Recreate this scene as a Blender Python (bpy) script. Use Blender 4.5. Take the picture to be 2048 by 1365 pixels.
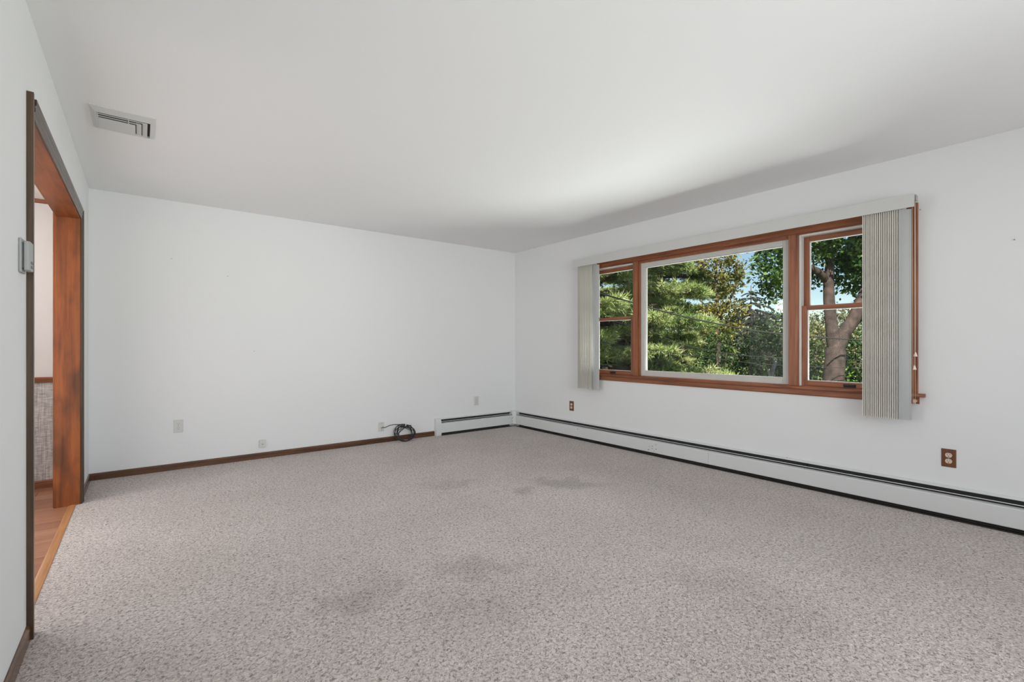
import bpy, bmesh, math, random
import numpy as np
from mathutils import Vector, Matrix
for o in list(bpy.data.objects): bpy.data.objects.remove(o)
scene = bpy.context.scene
COL = scene.collection
random.seed(7)
PI = math.pi

# ------------------------------------------------------------------ room and camera measures
W, H = 4.526, 2.44                 # room width (left wall x=0, window wall x=W), ceiling height; back wall y=0
CX, CY, CZ = 0.3466, -5.2891, 1.1299
YAW, FPX, V0 = 0.662514, 950.18, 691.3
YF = -7.2                          # wall behind the camera

cam = bpy.data.objects.new('camera', bpy.data.cameras.new('camera'))
COL.objects.link(cam)
cam.location = (CX, CY, CZ)
cam.rotation_euler = (PI/2, 0, -YAW)
cam.data.sensor_width = 36.0
cam.data.lens = FPX/2048*36
cam.data.shift_y = (V0-682.5)/2048
cam.data.clip_start = 0.02
scene.camera = cam

# ------------------------------------------------------------------ light
world = bpy.data.worlds.new('world'); scene.world = world
world.use_nodes = True
nt = world.node_tree; nt.nodes.clear()
sky = nt.nodes.new('ShaderNodeTexSky'); sky.sky_type = 'NISHITA'; sky.sun_disc = False
sky.sun_elevation = math.radians(48); sky.sun_rotation = math.radians(225); sky.air_density = 1.0; sky.dust_density = 0.0; sky.ozone_density = 1.6
bg = nt.nodes.new('ShaderNodeBackground'); bg.inputs['Strength'].default_value = 0.12
out = nt.nodes.new('ShaderNodeOutputWorld')
nt.links.new(sky.outputs[0], bg.inputs['Color']); nt.links.new(bg.outputs[0], out.inputs[0])

def lamp(name, kind, loc, direction, energy, color=(1, 1, 1), size=None, size_y=None, **kw):
    l = bpy.data.lights.new(name, kind); l.energy = energy; l.color = color
    if kind == 'AREA':
        l.shape = 'RECTANGLE'; l.size = size; l.size_y = size_y
    for k, v in kw.items(): setattr(l, k, v)
    o = bpy.data.objects.new(name, l); COL.objects.link(o); o.location = loc
    if direction is not None:
        o.rotation_euler = Vector(direction).to_track_quat('-Z', 'Y').to_euler()
    return o

lamp('sun', 'SUN', (0, 0, 12), (0.60, 0.36, -0.70), 10.0, (1.0, 0.95, 0.86), angle=0.009)
# daylight entering by the picture window, added fill lamps at the rear and in the opening, and the lamp of the next room
lamp('window_daylight', 'AREA', (W+0.30, -2.9, 1.42), (-1, 0, -0.10), 18, (0.96, 0.985, 1.0), 2.9, 1.2)
lamp('lawn_bounce', 'AREA', (W+0.75, -2.9, 0.55), (-1, 0, 0.62), 100, (0.99, 1.0, 0.98), 2.9, 1.0)
lamp('rear_fill', 'AREA', (2.1, YF+0.05, 1.45), (-0.1, 1, 0.2), 48, (0.97, 0.99, 1.0), 3.2, 1.4)  # added fill lamp, source behind the camera is invented
lamp('rear_side_fill', 'AREA', (1.2, YF+0.05, 1.45), (0.25, 1, 0.1), 15, (0.97, 0.99, 1.0), 2.0, 1.4, spread=math.radians(80))  # added fill lamp aimed to the right, no doorway stands here
lamp('opening_fill', 'AREA', (-0.5, -1.7, 1.05), (1, 0, 0.05), 16.5, (0.99, 0.99, 1.0), 1.7, 1.8)  # added fill lamp in the opening, brightens the far corner
lamp('next_room_lamp', 'POINT', (-1.25, -1.15, 1.9), None, 27, (1.0, 0.975, 0.955), shadow_soft_size=0.12)
scene.view_settings.view_transform = 'Standard'
scene.view_settings.look = 'None'
scene.view_settings.exposure = 0.07
scene.view_settings.gamma = 1.0
scene.view_settings.use_curve_mapping = False

# ------------------------------------------------------------------ materials
def new_mat(name):
    m = bpy.data.materials.new(name); m.use_nodes = True
    return m, m.node_tree, m.node_tree.nodes['Principled BSDF']

def plain(name, col, rough=0.5, metal=0.0, spec=0.5, noise=0.0, nscale=30, bump=0.0):
    m, t, b = new_mat(name)
    b.inputs['Base Color'].default_value = (*col, 1); b.inputs['Roughness'].default_value = rough
    b.inputs['Metallic'].default_value = metal; b.inputs['Specular IOR Level'].default_value = spec
    if noise or bump:
        tc = t.nodes.new('ShaderNodeTexCoord'); n = t.nodes.new('ShaderNodeTexNoise')
        n.inputs['Scale'].default_value = nscale; n.inputs['Detail'].default_value = 4
        t.links.new(tc.outputs['Object'], n.inputs['Vector'])
        if noise:
            r = t.nodes.new('ShaderNodeValToRGB')
            r.color_ramp.elements[0].color = (*[c*(1-noise) for c in col], 1); r.color_ramp.elements[0].position = 0.3
            r.color_ramp.elements[1].color = (*[min(1, c*(1+noise)) for c in col], 1); r.color_ramp.elements[1].position = 0.7
            t.links.new(n.outputs['Fac'], r.inputs['Fac']); t.links.new(r.outputs['Color'], b.inputs['Base Color'])
        if bump:
            bp = t.nodes.new('ShaderNodeBump'); bp.inputs['Strength'].default_value = bump; bp.inputs['Distance'].default_value = 0.002
            t.links.new(n.outputs['Fac'], bp.inputs['Height']); t.links.new(bp.outputs['Normal'], b.inputs['Normal'])
    return m

def wood(name, dark, mid, light, axis, rough=0.4, gscale=1.0, blotch=0.0):
    """stained wood, grain running along axis (0,1,2), in object space"""
    m, t, b = new_mat(name)
    tc = t.nodes.new('ShaderNodeTexCoord'); mp = t.nodes.new('ShaderNodeMapping')
    sc = [38*gscale]*3; sc[axis] = 2.2*gscale
    mp.inputs['Scale'].default_value = sc
    t.links.new(tc.outputs['Object'], mp.inputs['Vector'])
    n = t.nodes.new('ShaderNodeTexNoise'); n.inputs['Scale'].default_value = 1.0; n.inputs['Detail'].default_value = 6
    n.inputs['Roughness'].default_value = 0.65; n.inputs['Distortion'].default_value = 0.6
    t.links.new(mp.outputs[0], n.inputs['Vector'])
    r = t.nodes.new('ShaderNodeValToRGB'); e = r.color_ramp.elements
    e[0].position = 0.28; e[0].color = (*dark, 1); e[1].position = 0.75; e[1].color = (*light, 1)
    x = e.new(0.5); x.color = (*mid, 1)
    t.links.new(n.outputs['Fac'], r.inputs['Fac'])
    src = r.outputs['Color']
    if blotch:
        n2 = t.nodes.new('ShaderNodeTexNoise'); n2.inputs['Scale'].default_value = 4.0; n2.inputs['Detail'].default_value = 3
        mp2 = t.nodes.new('ShaderNodeMapping'); s2 = [2.2]*3; s2[axis] = 0.9; mp2.inputs['Scale'].default_value = s2
        t.links.new(tc.outputs['Object'], mp2.inputs['Vector']); t.links.new(mp2.outputs[0], n2.inputs['Vector'])
        r2 = t.nodes.new('ShaderNodeValToRGB'); r2.color_ramp.elements[0].position = 0.38; r2.color_ramp.elements[1].position = 0.62
        r2.color_ramp.elements[0].color = (1-blotch,)*3+(1,); r2.color_ramp.elements[1].color = (1, 1, 1, 1)
        t.links.new(n2.outputs['Fac'], r2.inputs['Fac'])
        mx = t.nodes.new('ShaderNodeMixRGB'); mx.blend_type = 'MULTIPLY'; mx.inputs[0].default_value = 1
        t.links.new(src, mx.inputs[1]); t.links.new(r2.outputs['Color'], mx.inputs[2]); src = mx.outputs[0]
    t.links.new(src, b.inputs['Base Color'])
    b.inputs['Roughness'].default_value = rough
    bp = t.nodes.new('ShaderNodeBump'); bp.inputs['Strength'].default_value = 0.12; bp.inputs['Distance'].default_value = 0.001
    t.links.new(n.outputs['Fac'], bp.inputs['Height']); t.links.new(bp.outputs['Normal'], b.inputs['Normal'])
    return m

def carpet_material():
    m, t, b = new_mat('carpet')
    N = t.nodes.new; L = t.links.new
    geo = N('ShaderNodeNewGeometry'); pos = geo.outputs['Position']
    # tufts: band limited lumps with finer yarn on top
    n0 = N('ShaderNodeTexNoise'); n0.inputs['Scale'].default_value = 82; n0.inputs['Detail'].default_value = 1.0; n0.inputs['Roughness'].default_value = 0.5; n0.inputs['Distortion'].default_value = 0.9; L(pos, n0.inputs['Vector'])
    n1 = N('ShaderNodeTexNoise'); n1.inputs['Scale'].default_value = 190; n1.inputs['Detail'].default_value = 2; n1.inputs['Distortion'].default_value = 0.5; L(pos, n1.inputs['Vector'])
    hgt = N('ShaderNodeMath'); hgt.operation = 'MULTIPLY_ADD'; hgt.inputs[1].default_value = 0.35; L(n1.outputs['Fac'], hgt.inputs[0]); L(n0.outputs['Fac'], hgt.inputs[2])
    # yarn colour: pale twisted yarn, crevice shade between tufts painted in darker
    cr = N('ShaderNodeValToRGB'); e = cr.color_ramp.elements
    e[0].position = 0.44; e[0].color = (0.27, 0.227, 0.21, 1); e[1].position = 0.86; e[1].color = (0.74, 0.668, 0.635, 1)
    em = e.new(0.58); em.color = (0.50, 0.441, 0.418, 1); em = e.new(0.68); em.color = (0.61, 0.546, 0.520, 1)
    L(hgt.outputs[0], cr.inputs['Fac'])
    col = cr.outputs['Color']
    # traffic wear: broad soft variation
    n2 = N('ShaderNodeTexNoise'); n2.inputs['Scale'].default_value = 1.3; n2.inputs['Detail'].default_value = 5; n2.inputs['Roughness'].default_value = 0.6; L(pos, n2.inputs['Vector'])
    r2 = N('ShaderNodeValToRGB'); r2.color_ramp.elements[0].position = 0.32; r2.color_ramp.elements[1].position = 0.62
    r2.color_ramp.elements[0].color = (0.90, 0.895, 0.885, 1); r2.color_ramp.elements[1].color = (1, 1, 1, 1)
    L(n2.outputs['Fac'], r2.inputs['Fac'])
    mx = N('ShaderNodeMixRGB'); mx.blend_type = 'MULTIPLY'; mx.inputs[0].default_value = 1.0; L(col, mx.inputs[1]); L(r2.outputs[0], mx.inputs[2]); col = mx.outputs[0]
    # stains with their own outlines: (x, y, rx, ry, angle, strength)
    for (sx, sy, rx, ry, a, st) in [(3.10, -2.52, 0.42, 0.20, -1.0, 0.30), (2.66, -2.42, 0.22, 0.08, -0.7, 0.28), (2.36, -1.92, 0.40, 0.10, -0.3, 0.18),
                                    (1.12, -3.15, 0.26, 0.17, 0.6, 0.26), (1.72, -3.30, 0.30, 0.14, -0.6, 0.22), (1.45, -3.55, 0.35, 0.2, -0.6, 0.14),
                                    (2.50, -4.12, 0.30, 0.16, -0.7, 0.16), (2.45, -4.45, 0.35, 0.2, -0.7, 0.14), (1.9, -4.4, 0.6, 0.3, -0.7, 0.08),
                                    (0.35, -2.0, 0.25, 0.35, 0, 0.05)]:
        mp = N('ShaderNodeMapping'); mp.vector_type = 'TEXTURE'
        mp.inputs['Location'].default_value = (sx, sy, 0); mp.inputs['Rotation'].default_value = (0, 0, a); mp.inputs['Scale'].default_value = (rx, ry, 1)
        nn = N('ShaderNodeVectorMath'); nn.operation = 'SCALE'; nn.inputs['Scale'].default_value = 0.55
        sb = N('ShaderNodeVectorMath'); sb.operation = 'SUBTRACT'; sb.inputs[1].default_value = (0.5, 0.5, 0.5)
        n3 = N('ShaderNodeTexNoise'); n3.inputs['Scale'].default_value = 4.5; n3.inputs['Detail'].default_value = 5; L(pos, n3.inputs['Vector'])
        L(n3.outputs['Color'], sb.inputs[0]); L(sb.outputs[0], nn.inputs[0])
        ad = N('ShaderNodeVectorMath'); ad.operation = 'ADD'; L(pos, ad.inputs[0]); L(nn.outputs[0], ad.inputs[1])
        L(ad.outputs[0], mp.inputs['Vector'])
        ln = N('ShaderNodeVectorMath'); ln.operation = 'LENGTH'
        fl = N('ShaderNodeVectorMath'); fl.operation = 'MULTIPLY'; fl.inputs[1].default_value = (1, 1, 0); L(mp.outputs[0], fl.inputs[0]); L(fl.outputs[0], ln.inputs[0])
        mr = N('ShaderNodeMapRange'); mr.interpolation_type = 'SMOOTHSTEP'
        mr.inputs['From Min'].default_value = 0.2; mr.inputs['From Max'].default_value = 1.15; mr.inputs['To Min'].default_value = 1-st*0.8; mr.inputs['To Max'].default_value = 1.0
        L(ln.outputs['Value'], mr.inputs['Value'])
        mm = N('ShaderNodeMixRGB'); mm.blend_type = 'MULTIPLY'; mm.inputs[0].default_value = 1.0; L(col, mm.inputs[1]); L(mr.outputs[0], mm.inputs[2]); col = mm.outputs[0]
    L(col, b.inputs['Base Color'])
    b.inputs['Roughness'].default_value = 1.0; b.inputs['Specular IOR Level'].default_value = 0.05
    b.inputs['Sheen Weight'].default_value = 0.15
    bp = N('ShaderNodeBump'); bp.inputs['Strength'].default_value = 1.0; bp.inputs['Distance'].default_value = 0.010
    L(hgt.outputs[0], bp.inputs['Height']); L(bp.outputs['Normal'], b.inputs['Normal'])
    return m

def glass_material():
    m = bpy.data.materials.new('window_glass'); m.use_nodes = True; t = m.node_tree; t.nodes.clear()
    o = t.nodes.new('ShaderNodeOutputMaterial'); tr = t.nodes.new('ShaderNodeBsdfTransparent'); gl = t.nodes.new('ShaderNodeBsdfGlossy')
    tr.inputs[0].default_value = (0.96, 0.98, 0.97, 1); gl.inputs['Roughness'].default_value = 0.01; gl.inputs['Color'].default_value = (0.3, 0.3, 0.3, 1)
    fr = t.nodes.new('ShaderNodeFresnel'); fr.inputs['IOR'].default_value = 1.32
    mx = t.nodes.new('ShaderNodeMixShader')
    t.links.new(fr.outputs[0], mx.inputs[0]); t.links.new(tr.outputs[0], mx.inputs[1]); t.links.new(gl.outputs[0], mx.inputs[2]); t.links.new(mx.outputs[0], o.inputs[0])
    return m

def leaf_material(name, c1, c2, c3, scale=1.6, trans=0.3):
    m, t, b = new_mat(name); N = t.nodes.new; L = t.links.new
    geo = N('ShaderNodeNewGeometry')
    n = N('ShaderNodeTexNoise'); n.inputs['Scale'].default_value = scale; n.inputs['Detail'].default_value = 4; L(geo.outputs['Position'], n.inputs['Vector'])
    ad = N('ShaderNodeMath'); ad.operation = 'MULTIPLY_ADD'; ad.inputs[1].default_value = 0.35; L(geo.outputs['Random Per Island'], ad.inputs[0]); L(n.outputs['Fac'], ad.inputs[2])
    r = N('ShaderNodeValToRGB'); e = r.color_ramp.elements; e[0].position = 0.45; e[0].color = (*c1, 1); e[1].position = 0.92; e[1].color = (*c3, 1)
    x = e.new(0.68); x.color = (*c2, 1)
    L(ad.outputs[0], r.inputs['Fac']); L(r.outputs['Color'], b.inputs['Base Color'])
    b.inputs['Roughness'].default_value = 0.5
    tl = N('ShaderNodeBsdfTranslucent'); L(r.outputs['Color'], tl.inputs['Color'])
    mx = N('ShaderNodeMixShader'); mx.inputs[0].default_value = trans
    o = t.nodes['Material Output']; L(b.outputs[0], mx.inputs[1]); L(tl.outputs[0], mx.inputs[2]); L(mx.outputs[0], o.inputs[0])
    return m

def heater_paint():
    m, t, b = new_mat('heater_paint'); N = t.nodes.new; L = t.links.new
    geo = N('ShaderNodeNewGeometry')
    n = N('ShaderNodeTexNoise'); n.inputs['Scale'].default_value = 60; n.inputs['Detail'].default_value = 5; L(geo.outputs['Position'], n.inputs['Vector'])
    n2 = N('ShaderNodeTexNoise'); n2.inputs['Scale'].default_value = 3.0; n2.inputs['Detail'].default_value = 2; L(geo.outputs['Position'], n2.inputs['Vector'])
    ml = N('ShaderNodeMath'); ml.operation = 'MULTIPLY'; L(n.outputs['Fac'], ml.inputs[0]); L(n2.outputs['Fac'], ml.inputs[1])
    r = N('ShaderNodeValToRGB'); r.color_ramp.interpolation = 'CONSTANT'
    r.color_ramp.elements[0].color = (0.72, 0.73, 0.73, 1); r.color_ramp.elements[1].color = (0.10, 0.08, 0.07, 1); r.color_ramp.elements[1].position = 0.435
    L(ml.outputs[0], r.inputs['Fac']); L(r.outputs[0], b.inputs['Base Color'])
    b.inputs['Roughness'].default_value = 0.35
    return m

def grasscloth():
    m, t, b = new_mat('grasscloth'); N = t.nodes.new; L = t.links.new
    geo = N('ShaderNodeNewGeometry')
    def band(sc):
        mp = N('ShaderNodeMapping'); mp.inputs['Scale'].default_value = sc; L(geo.outputs['Position'], mp.inputs['Vector'])
        n = N('ShaderNodeTexNoise'); n.inputs['Scale'].default_value = 1; n.inputs['Detail'].default_value = 3; L(mp.outputs[0], n.inputs['Vector']); return n.outputs['Fac']
    a = band((140, 140, 6)); c = band((25, 25, 170))
    ad = N('ShaderNodeMath'); ad.operation = 'ADD'; L(a, ad.inputs[0]); L(c, ad.inputs[1])
    r = N('ShaderNodeValToRGB'); e = r.color_ramp.elements; e[0].position = 0.40; e[0].color = (0.36, 0.335, 0.325, 1); e[1].position = 0.62; e[1].color = (0.74, 0.71, 0.69, 1)
    hf = N('ShaderNodeMath'); hf.operation = 'MULTIPLY'; hf.inputs[1].default_value = 0.5; L(ad.outputs[0], hf.inputs[0])
    L(hf.outputs[0], r.inputs['Fac']); L(r.outputs[0], b.inputs['Base Color']); b.inputs['Roughness'].default_value = 0.8
    bp = N('ShaderNodeBump'); bp.inputs['Strength'].default_value = 0.3; bp.inputs['Distance'].default_value = 0.002; L(hf.outputs[0], bp.inputs['Height']); L(bp.outputs[0], b.inputs['Normal'])
    return m

M = {}
M['wall'] = plain('wall_paint', (0.83, 0.835, 0.84), 0.75, spec=0.2, bump=0.05, nscale=220)
M['ceiling'] = plain('ceiling_paint', (0.89, 0.892, 0.895), 0.9, spec=0.1, bump=0.04, nscale=160)
M['carpet'] = carpet_material()
M['glass'] = glass_material()
M['wood_y'] = wood('window_wood_along_y', (0.13, 0.040, 0.018), (0.285, 0.095, 0.040), (0.42, 0.16, 0.072), 1, 0.38)
M['wood_z'] = wood('window_wood_along_z', (0.13, 0.040, 0.018), (0.285, 0.095, 0.040), (0.42, 0.16, 0.072), 2, 0.38)
M['jamb_z'] = wood('jamb_wood_along_z', (0.12, 0.028, 0.004), (0.25, 0.062, 0.008), (0.35, 0.098, 0.015), 2, 0.5, 0.6, 0.55)
M['jamb_y'] = wood('jamb_wood_along_y', (0.12, 0.028, 0.004), (0.25, 0.062, 0.008), (0.35, 0.098, 0.015), 1, 0.5, 0.6, 0.35)
M['casing_z'] = wood('casing_wood_along_z', (0.035, 0.020, 0.010), (0.072, 0.040, 0.021), (0.12, 0.07, 0.04), 2, 0.30)
M['casing_y'] = wood('casing_wood_along_y', (0.035, 0.020, 0.010), (0.072, 0.040, 0.021), (0.12, 0.07, 0.04), 1, 0.30)
M['base_x'] = wood('baseboard_wood_along_x', (0.045, 0.018, 0.008), (0.11, 0.048, 0.022), (0.20, 0.09, 0.045), 0, 0.30)
M['base_y'] = wood('baseboard_wood_along_y', (0.045, 0.018, 0.008), (0.11, 0.048, 0.022), (0.20, 0.09, 0.045), 1, 0.25)
M['threshold'] = wood('threshold_wood', (0.32, 0.14, 0.05), (0.45, 0.21, 0.085), (0.55, 0.28, 0.13), 1, 0.4)
M['rail_x'] = wood('chair_rail_wood', (0.15, 0.05, 0.02), (0.27, 0.095, 0.04), (0.36, 0.15, 0.07), 0, 0.4)
M['plank_a'] = wood('plank_wood_a', (0.27, 0.115, 0.065), (0.37, 0.17, 0.10), (0.45, 0.23, 0.14), 0, 0.35, 0.5)
M['plank_b'] = wood('plank_wood_b', (0.23, 0.095, 0.052), (0.32, 0.14, 0.08), (0.40, 0.19, 0.115), 0, 0.35, 0.5)
M['plank_c'] = wood('plank_wood_c', (0.30, 0.135, 0.08), (0.41, 0.20, 0.12), (0.48, 0.25, 0.155), 0, 0.35, 0.5)
M['white_frame'] = plain('white_window_paint', (0.60, 0.585, 0.555), 0.45, noise=0.03, nscale=8)
M['liner'] = plain('white_vinyl_liner', (0.74, 0.73, 0.71), 0.4)
M['slat'] = plain('blind_vinyl', (0.74, 0.71, 0.65), 0.45, noise=0.04, nscale=6)
M['end_slat'] = plain('blind_vinyl_grey_darkened', (0.40, 0.405, 0.40), 0.45)  # grey slat darkened, beige ones lightened, to offset light falling unevenly on them
M['valance'] = plain('valance_vinyl', (0.62, 0.62, 0.605), 0.45)
M['heater'] = heater_paint()
M['fin'] = plain('heater_fin_metal', (0.10, 0.10, 0.10), 0.6, 0.3)
M['dark_metal'] = plain('dark_metal', (0.03, 0.03, 0.03), 0.6)
M['gap_dark'] = plain('mottled_dark_floor', (0.05, 0.038, 0.03), 0.95, noise=0.5, nscale=90)
M['white_plastic'] = plain('white_plastic', (0.66, 0.66, 0.63), 0.4)
M['almond'] = plain('almond_plastic', (0.72, 0.58, 0.47), 0.4)
M['wood_plate'] = wood('outlet_plate_wood', (0.09, 0.032, 0.014), (0.16, 0.06, 0.026), (0.23, 0.095, 0.045), 2, 0.4)
M['slot'] = plain('slot_black', (0.02, 0.018, 0.016), 0.7)
M['screw'] = plain('screw_metal', (0.45, 0.43, 0.40), 0.4, 0.8)
M['cable'] = plain('black_cable', (0.018, 0.018, 0.024), 0.35)
M['brass'] = plain('connector_metal', (0.55, 0.5, 0.4), 0.3, 0.9)
M['thermostat'] = plain('thermostat_grey', (0.36, 0.37, 0.36), 0.4)
M['thermo_dark'] = plain('thermostat_dark', (0.07, 0.075, 0.075), 0.4)
M['vent'] = plain('vent_enamel', (0.64, 0.65, 0.64), 0.45)
M['cord'] = plain('cord_beige', (0.60, 0.42, 0.33), 0.7)
M['tassel'] = plain('tassel_cream', (0.82, 0.70, 0.58), 0.5)
M['room2_wall'] = plain('next_room_paint', (0.80, 0.77, 0.75), 0.8)
M['room2_ceiling'] = plain('next_room_ceiling', (0.82, 0.76, 0.72), 0.9, noise=0.06, nscale=18, bump=0.4)
M['grasscloth'] = grasscloth()
M['bark'] = plain('maple_bark', (0.062, 0.040, 0.033), 0.9, noise=0.6, nscale=9, bump=1.0)
M['pine_bark'] = plain('pine_bark', (0.09, 0.065, 0.05), 0.9, noise=0.4, nscale=12)
M['grass'] = plain('lawn', (0.10, 0.17, 0.035), 0.9, noise=0.4, nscale=5)
M['siding'] = plain('outside_wall', (0.5, 0.48, 0.44), 0.8)
M['wire'] = plain('service_wire', (0.05, 0.045, 0.045), 0.5)
M['stem_pale'] = plain('pale_bark', (0.36, 0.31, 0.27), 0.9, noise=0.3, nscale=14)
M['needle'] = leaf_material('pine_needles', (0.10, 0.17, 0.045), (0.32, 0.40, 0.12), (0.60, 0.61, 0.30), 0.9, 0.25)
M['needle_dark'] = leaf_material('spruce_needles', (0.03, 0.042, 0.03), (0.075, 0.09, 0.065), (0.19, 0.20, 0.14), 1.2, 0.2)
M['maple'] = leaf_material('maple_leaves', (0.028, 0.07, 0.018), (0.085, 0.17, 0.038), (0.28, 0.35, 0.08), 1.3, 0.35)
M['locust'] = leaf_material('yellowing_leaves', (0.09, 0.10, 0.03), (0.26, 0.23, 0.06), (0.46, 0.38, 0.13), 0.9, 0.35)
M['shrub'] = leaf_material('shrub_leaves', (0.015, 0.035, 0.012), (0.045, 0.095, 0.025), (0.16, 0.23, 0.06), 1.6, 0.3)
M['shrub_olive'] = leaf_material('olive_shrub_leaves', (0.05, 0.065, 0.02), (0.15, 0.15, 0.05), (0.33, 0.29, 0.12), 1.8, 0.3)
M['shrub_lime'] = leaf_material('lime_shrub_leaves', (0.08, 0.16, 0.02), (0.20, 0.33, 0.05), (0.36, 0.48, 0.10), 2.5, 0.35)

# ------------------------------------------------------------------ mesh helpers
class MB:
    """collects shapes into one mesh"""
    def __init__(s): s.v = []; s.f = []; s.sm = []
    def add(s, vs, fs, smooth=False):
        b = len(s.v); s.v.extend([tuple(p) for p in vs]); s.f.extend([tuple(b+i for i in f) for f in fs]); s.sm.extend([smooth]*len(fs)); return s
    def box(s, x0, x1, y0, y1, z0, z1):
        return s.add([(x, y, z) for x in (x0, x1) for y in (y0, y1) for z in (z0, z1)],
                     [(0, 1, 3, 2), (4, 6, 7, 5), (0, 4, 5, 1), (2, 3, 7, 6), (0, 2, 6, 4), (1, 5, 7, 3)])
    def prism(s, prof, axis, a0, a1, smooth=False):
        """profile of (p,q) pairs extruded along an axis; p,q are the two other axes in xyz order"""
        def pt(p, q, a): l = [p, q]; l.insert(axis, a); return tuple(l)
        n = len(prof); vs = [pt(p, q, a0) for p, q in prof]+[pt(p, q, a1) for p, q in prof]
        fs = [(i, (i+1) % n, n+(i+1) % n, n+i) for i in range(n)]+[tuple(range(n))[::-1], tuple(range(n, 2*n))]
        return s.add(vs, fs, smooth)
    def tube(s, pts, r, n=8, cap=True):
        pts = [Vector(p) for p in pts]; rs = r if isinstance(r, (list, tuple)) else [r]*len(pts)
        vs = []; up = None
        for i, p in enumerate(pts):
            t = (pts[min(i+1, len(pts)-1)]-pts[max(i-1, 0)]).normalized()
            if up is None: up = t.orthogonal().normalized()
            up = (up-t*up.dot(t)).normalized(); sd = t.cross(up)
            for k in range(n):
                a = 2*PI*k/n; vs.append(p+(up*math.cos(a)+sd*math.sin(a))*rs[i])
        fs = [(i*n+k, i*n+(k+1) % n, (i+1)*n+(k+1) % n, (i+1)*n+k) for i in range(len(pts)-1) for k in range(n)]
        if cap: fs += [tuple(range(n))[::-1], tuple(range((len(pts)-1)*n, len(pts)*n))]
        return s.add(vs, fs, True)
    def lathe(s, prof, origin, axis, n=20, smooth=True):
        o = Vector(origin); ax = Vector(axis).normalized(); u = ax.orthogonal().normalized(); w = ax.cross(u)
        vs = []
        for r, h in prof:
            for k in range(n):
                a = 2*PI*k/n; vs.append(o+ax*h+(u*math.cos(a)+w*math.sin(a))*max(r, 1e-5))
        fs = [(i*n+k, i*n+(k+1) % n, (i+1)*n+(k+1) % n, (i+1)*n+k) for i in range(len(prof)-1) for k in range(n)]
        fs += [tuple(range(n))[::-1], tuple(range((len(prof)-1)*n, len(prof)*n))]
        return s.add(vs, fs, smooth)
    def build(s, name, mat, parent=None, bevel=0.0):
        me = bpy.data.meshes.new(name); me.from_pydata(s.v, [], s.f)
        me.polygons.foreach_set('use_smooth', s.sm)
        bm = bmesh.new(); bm.from_mesh(me); bmesh.ops.recalc_face_normals(bm, faces=bm.faces); bm.to_mesh(me); bm.free()
        me.materials.append(mat); me.update()
        o = bpy.data.objects.new(name, me); COL.objects.link(o)
        if parent is not None: o.parent = parent
        if bevel:
            md = o.modifiers.new('bevel', 'BEVEL'); md.width = bevel; md.segments = 2; md.limit_method = 'ANGLE'; md.angle_limit = math.radians(40)
        return o

def np_mesh(name, verts, tris, mat, extra=None):
    verts = np.asarray(verts, dtype=np.float32); tris = np.asarray(tris, dtype=np.int32)
    me = bpy.data.meshes.new(name)
    me.vertices.add(len(verts)); me.vertices.foreach_set('co', verts.ravel())
    k = tris.shape[1]
    me.loops.add(tris.size); me.loops.foreach_set('vertex_index', tris.ravel())
    me.polygons.add(len(tris)); me.polygons.foreach_set('loop_start', np.arange(0, tris.size, k, dtype=np.int32))
    me.update(calc_edges=True); me.validate()
    me.materials.append(mat)
    return me

def link_mesh(name, me, parent=None, loc=None, rot=None, scale=None):
    o = bpy.data.objects.new(name, me); COL.objects.link(o)
    if parent is not None: o.parent = parent
    if loc is not None: o.location = loc
    if rot is not None: o.rotation_euler = rot
    if scale is not None: o.scale = (scale,)*3
    return o

def empty(name, loc=(0, 0, 0)):
    o = bpy.data.objects.new(name, None); COL.objects.link(o); o.location = loc; o.empty_display_size = 0.1
    return o

def tag(o, label, cat, group=None, kind=None):
    o['label'] = label; o['category'] = cat
    if group: o['group'] = group
    if kind: o['kind'] = kind
    return o

def struct(o, label=None):
    o['kind'] = 'structure'
    if label: o['label'] = label
    return o

# ------------------------------------------------------------------ structure: shell
T = 0.12
YJ0, YJ1, ZH = -2.645, -0.737, 2.03       # cased opening in the left wall
WY0, WY1, WZ0, WZ1 = -4.375, -1.42, 0.785, 2.035   # window opening
b = MB()
b.box(-0.02, W, YF, 0, -0.12, 0.0)
struct(b.build('floor', M['carpet']), 'greige cut pile wall to wall carpet with worn stains')
b = MB(); b.box(-3.7, W+0.9, YF-1.9, T, H, H+0.25)  # slab reaches past the rear wall as an added overhang blocking sun
struct(b.build('ceiling', M['ceiling']), 'plain white painted ceiling')
b = MB(); b.box(-T, W+T, 0, T, -0.3, H)
struct(b.build('wall_back', M['wall']), 'pale grey painted wall without windows')
b = MB()
b.box(-T, 0, YF, YJ0-0.02, -0.12, H); b.box(-T, 0, YJ1+0.02, 0, -0.12, H); b.box(-T, 0, YJ0-0.02, YJ1+0.02, ZH+0.02, H)
struct(b.build('wall_left', M['wall']), 'pale grey painted wall with a cased opening')
b = MB(); D = 0.16
b.box(W, W+D, YF, WY0, -0.3, H); b.box(W, W+D, WY1, 0, -0.3, H); b.box(W, W+D, WY0, WY1, -0.3, WZ0); b.box(W, W+D, WY0, WY1, WZ1, H)
struct(b.build('wall_right', M['wall']), 'pale grey painted wall around the window')
b = MB()
b.box(-T, W+D, YF-T, YF, -0.3, 0.7); b.box(-T, W+D, YF-T, YF, 2.2, H); b.box(-T, 0.6, YF-T, YF, 0.7, 2.2); b.box(4.0, W+D, YF-T, YF, 0.7, 2.2)
struct(b.build('wall_front', M['wall']), 'painted wall behind the viewer')
b = MB()
for a in (0.6, 2.27, 3.94): b.box(a, a+0.06, YF-0.09, YF-0.03, 0.7, 2.2)
b.box(0.6, 4.0, YF-0.09, YF-0.03, 0.7, 0.76); b.box(0.6, 4.0, YF-0.09, YF-0.03, 2.14, 2.2)
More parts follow.
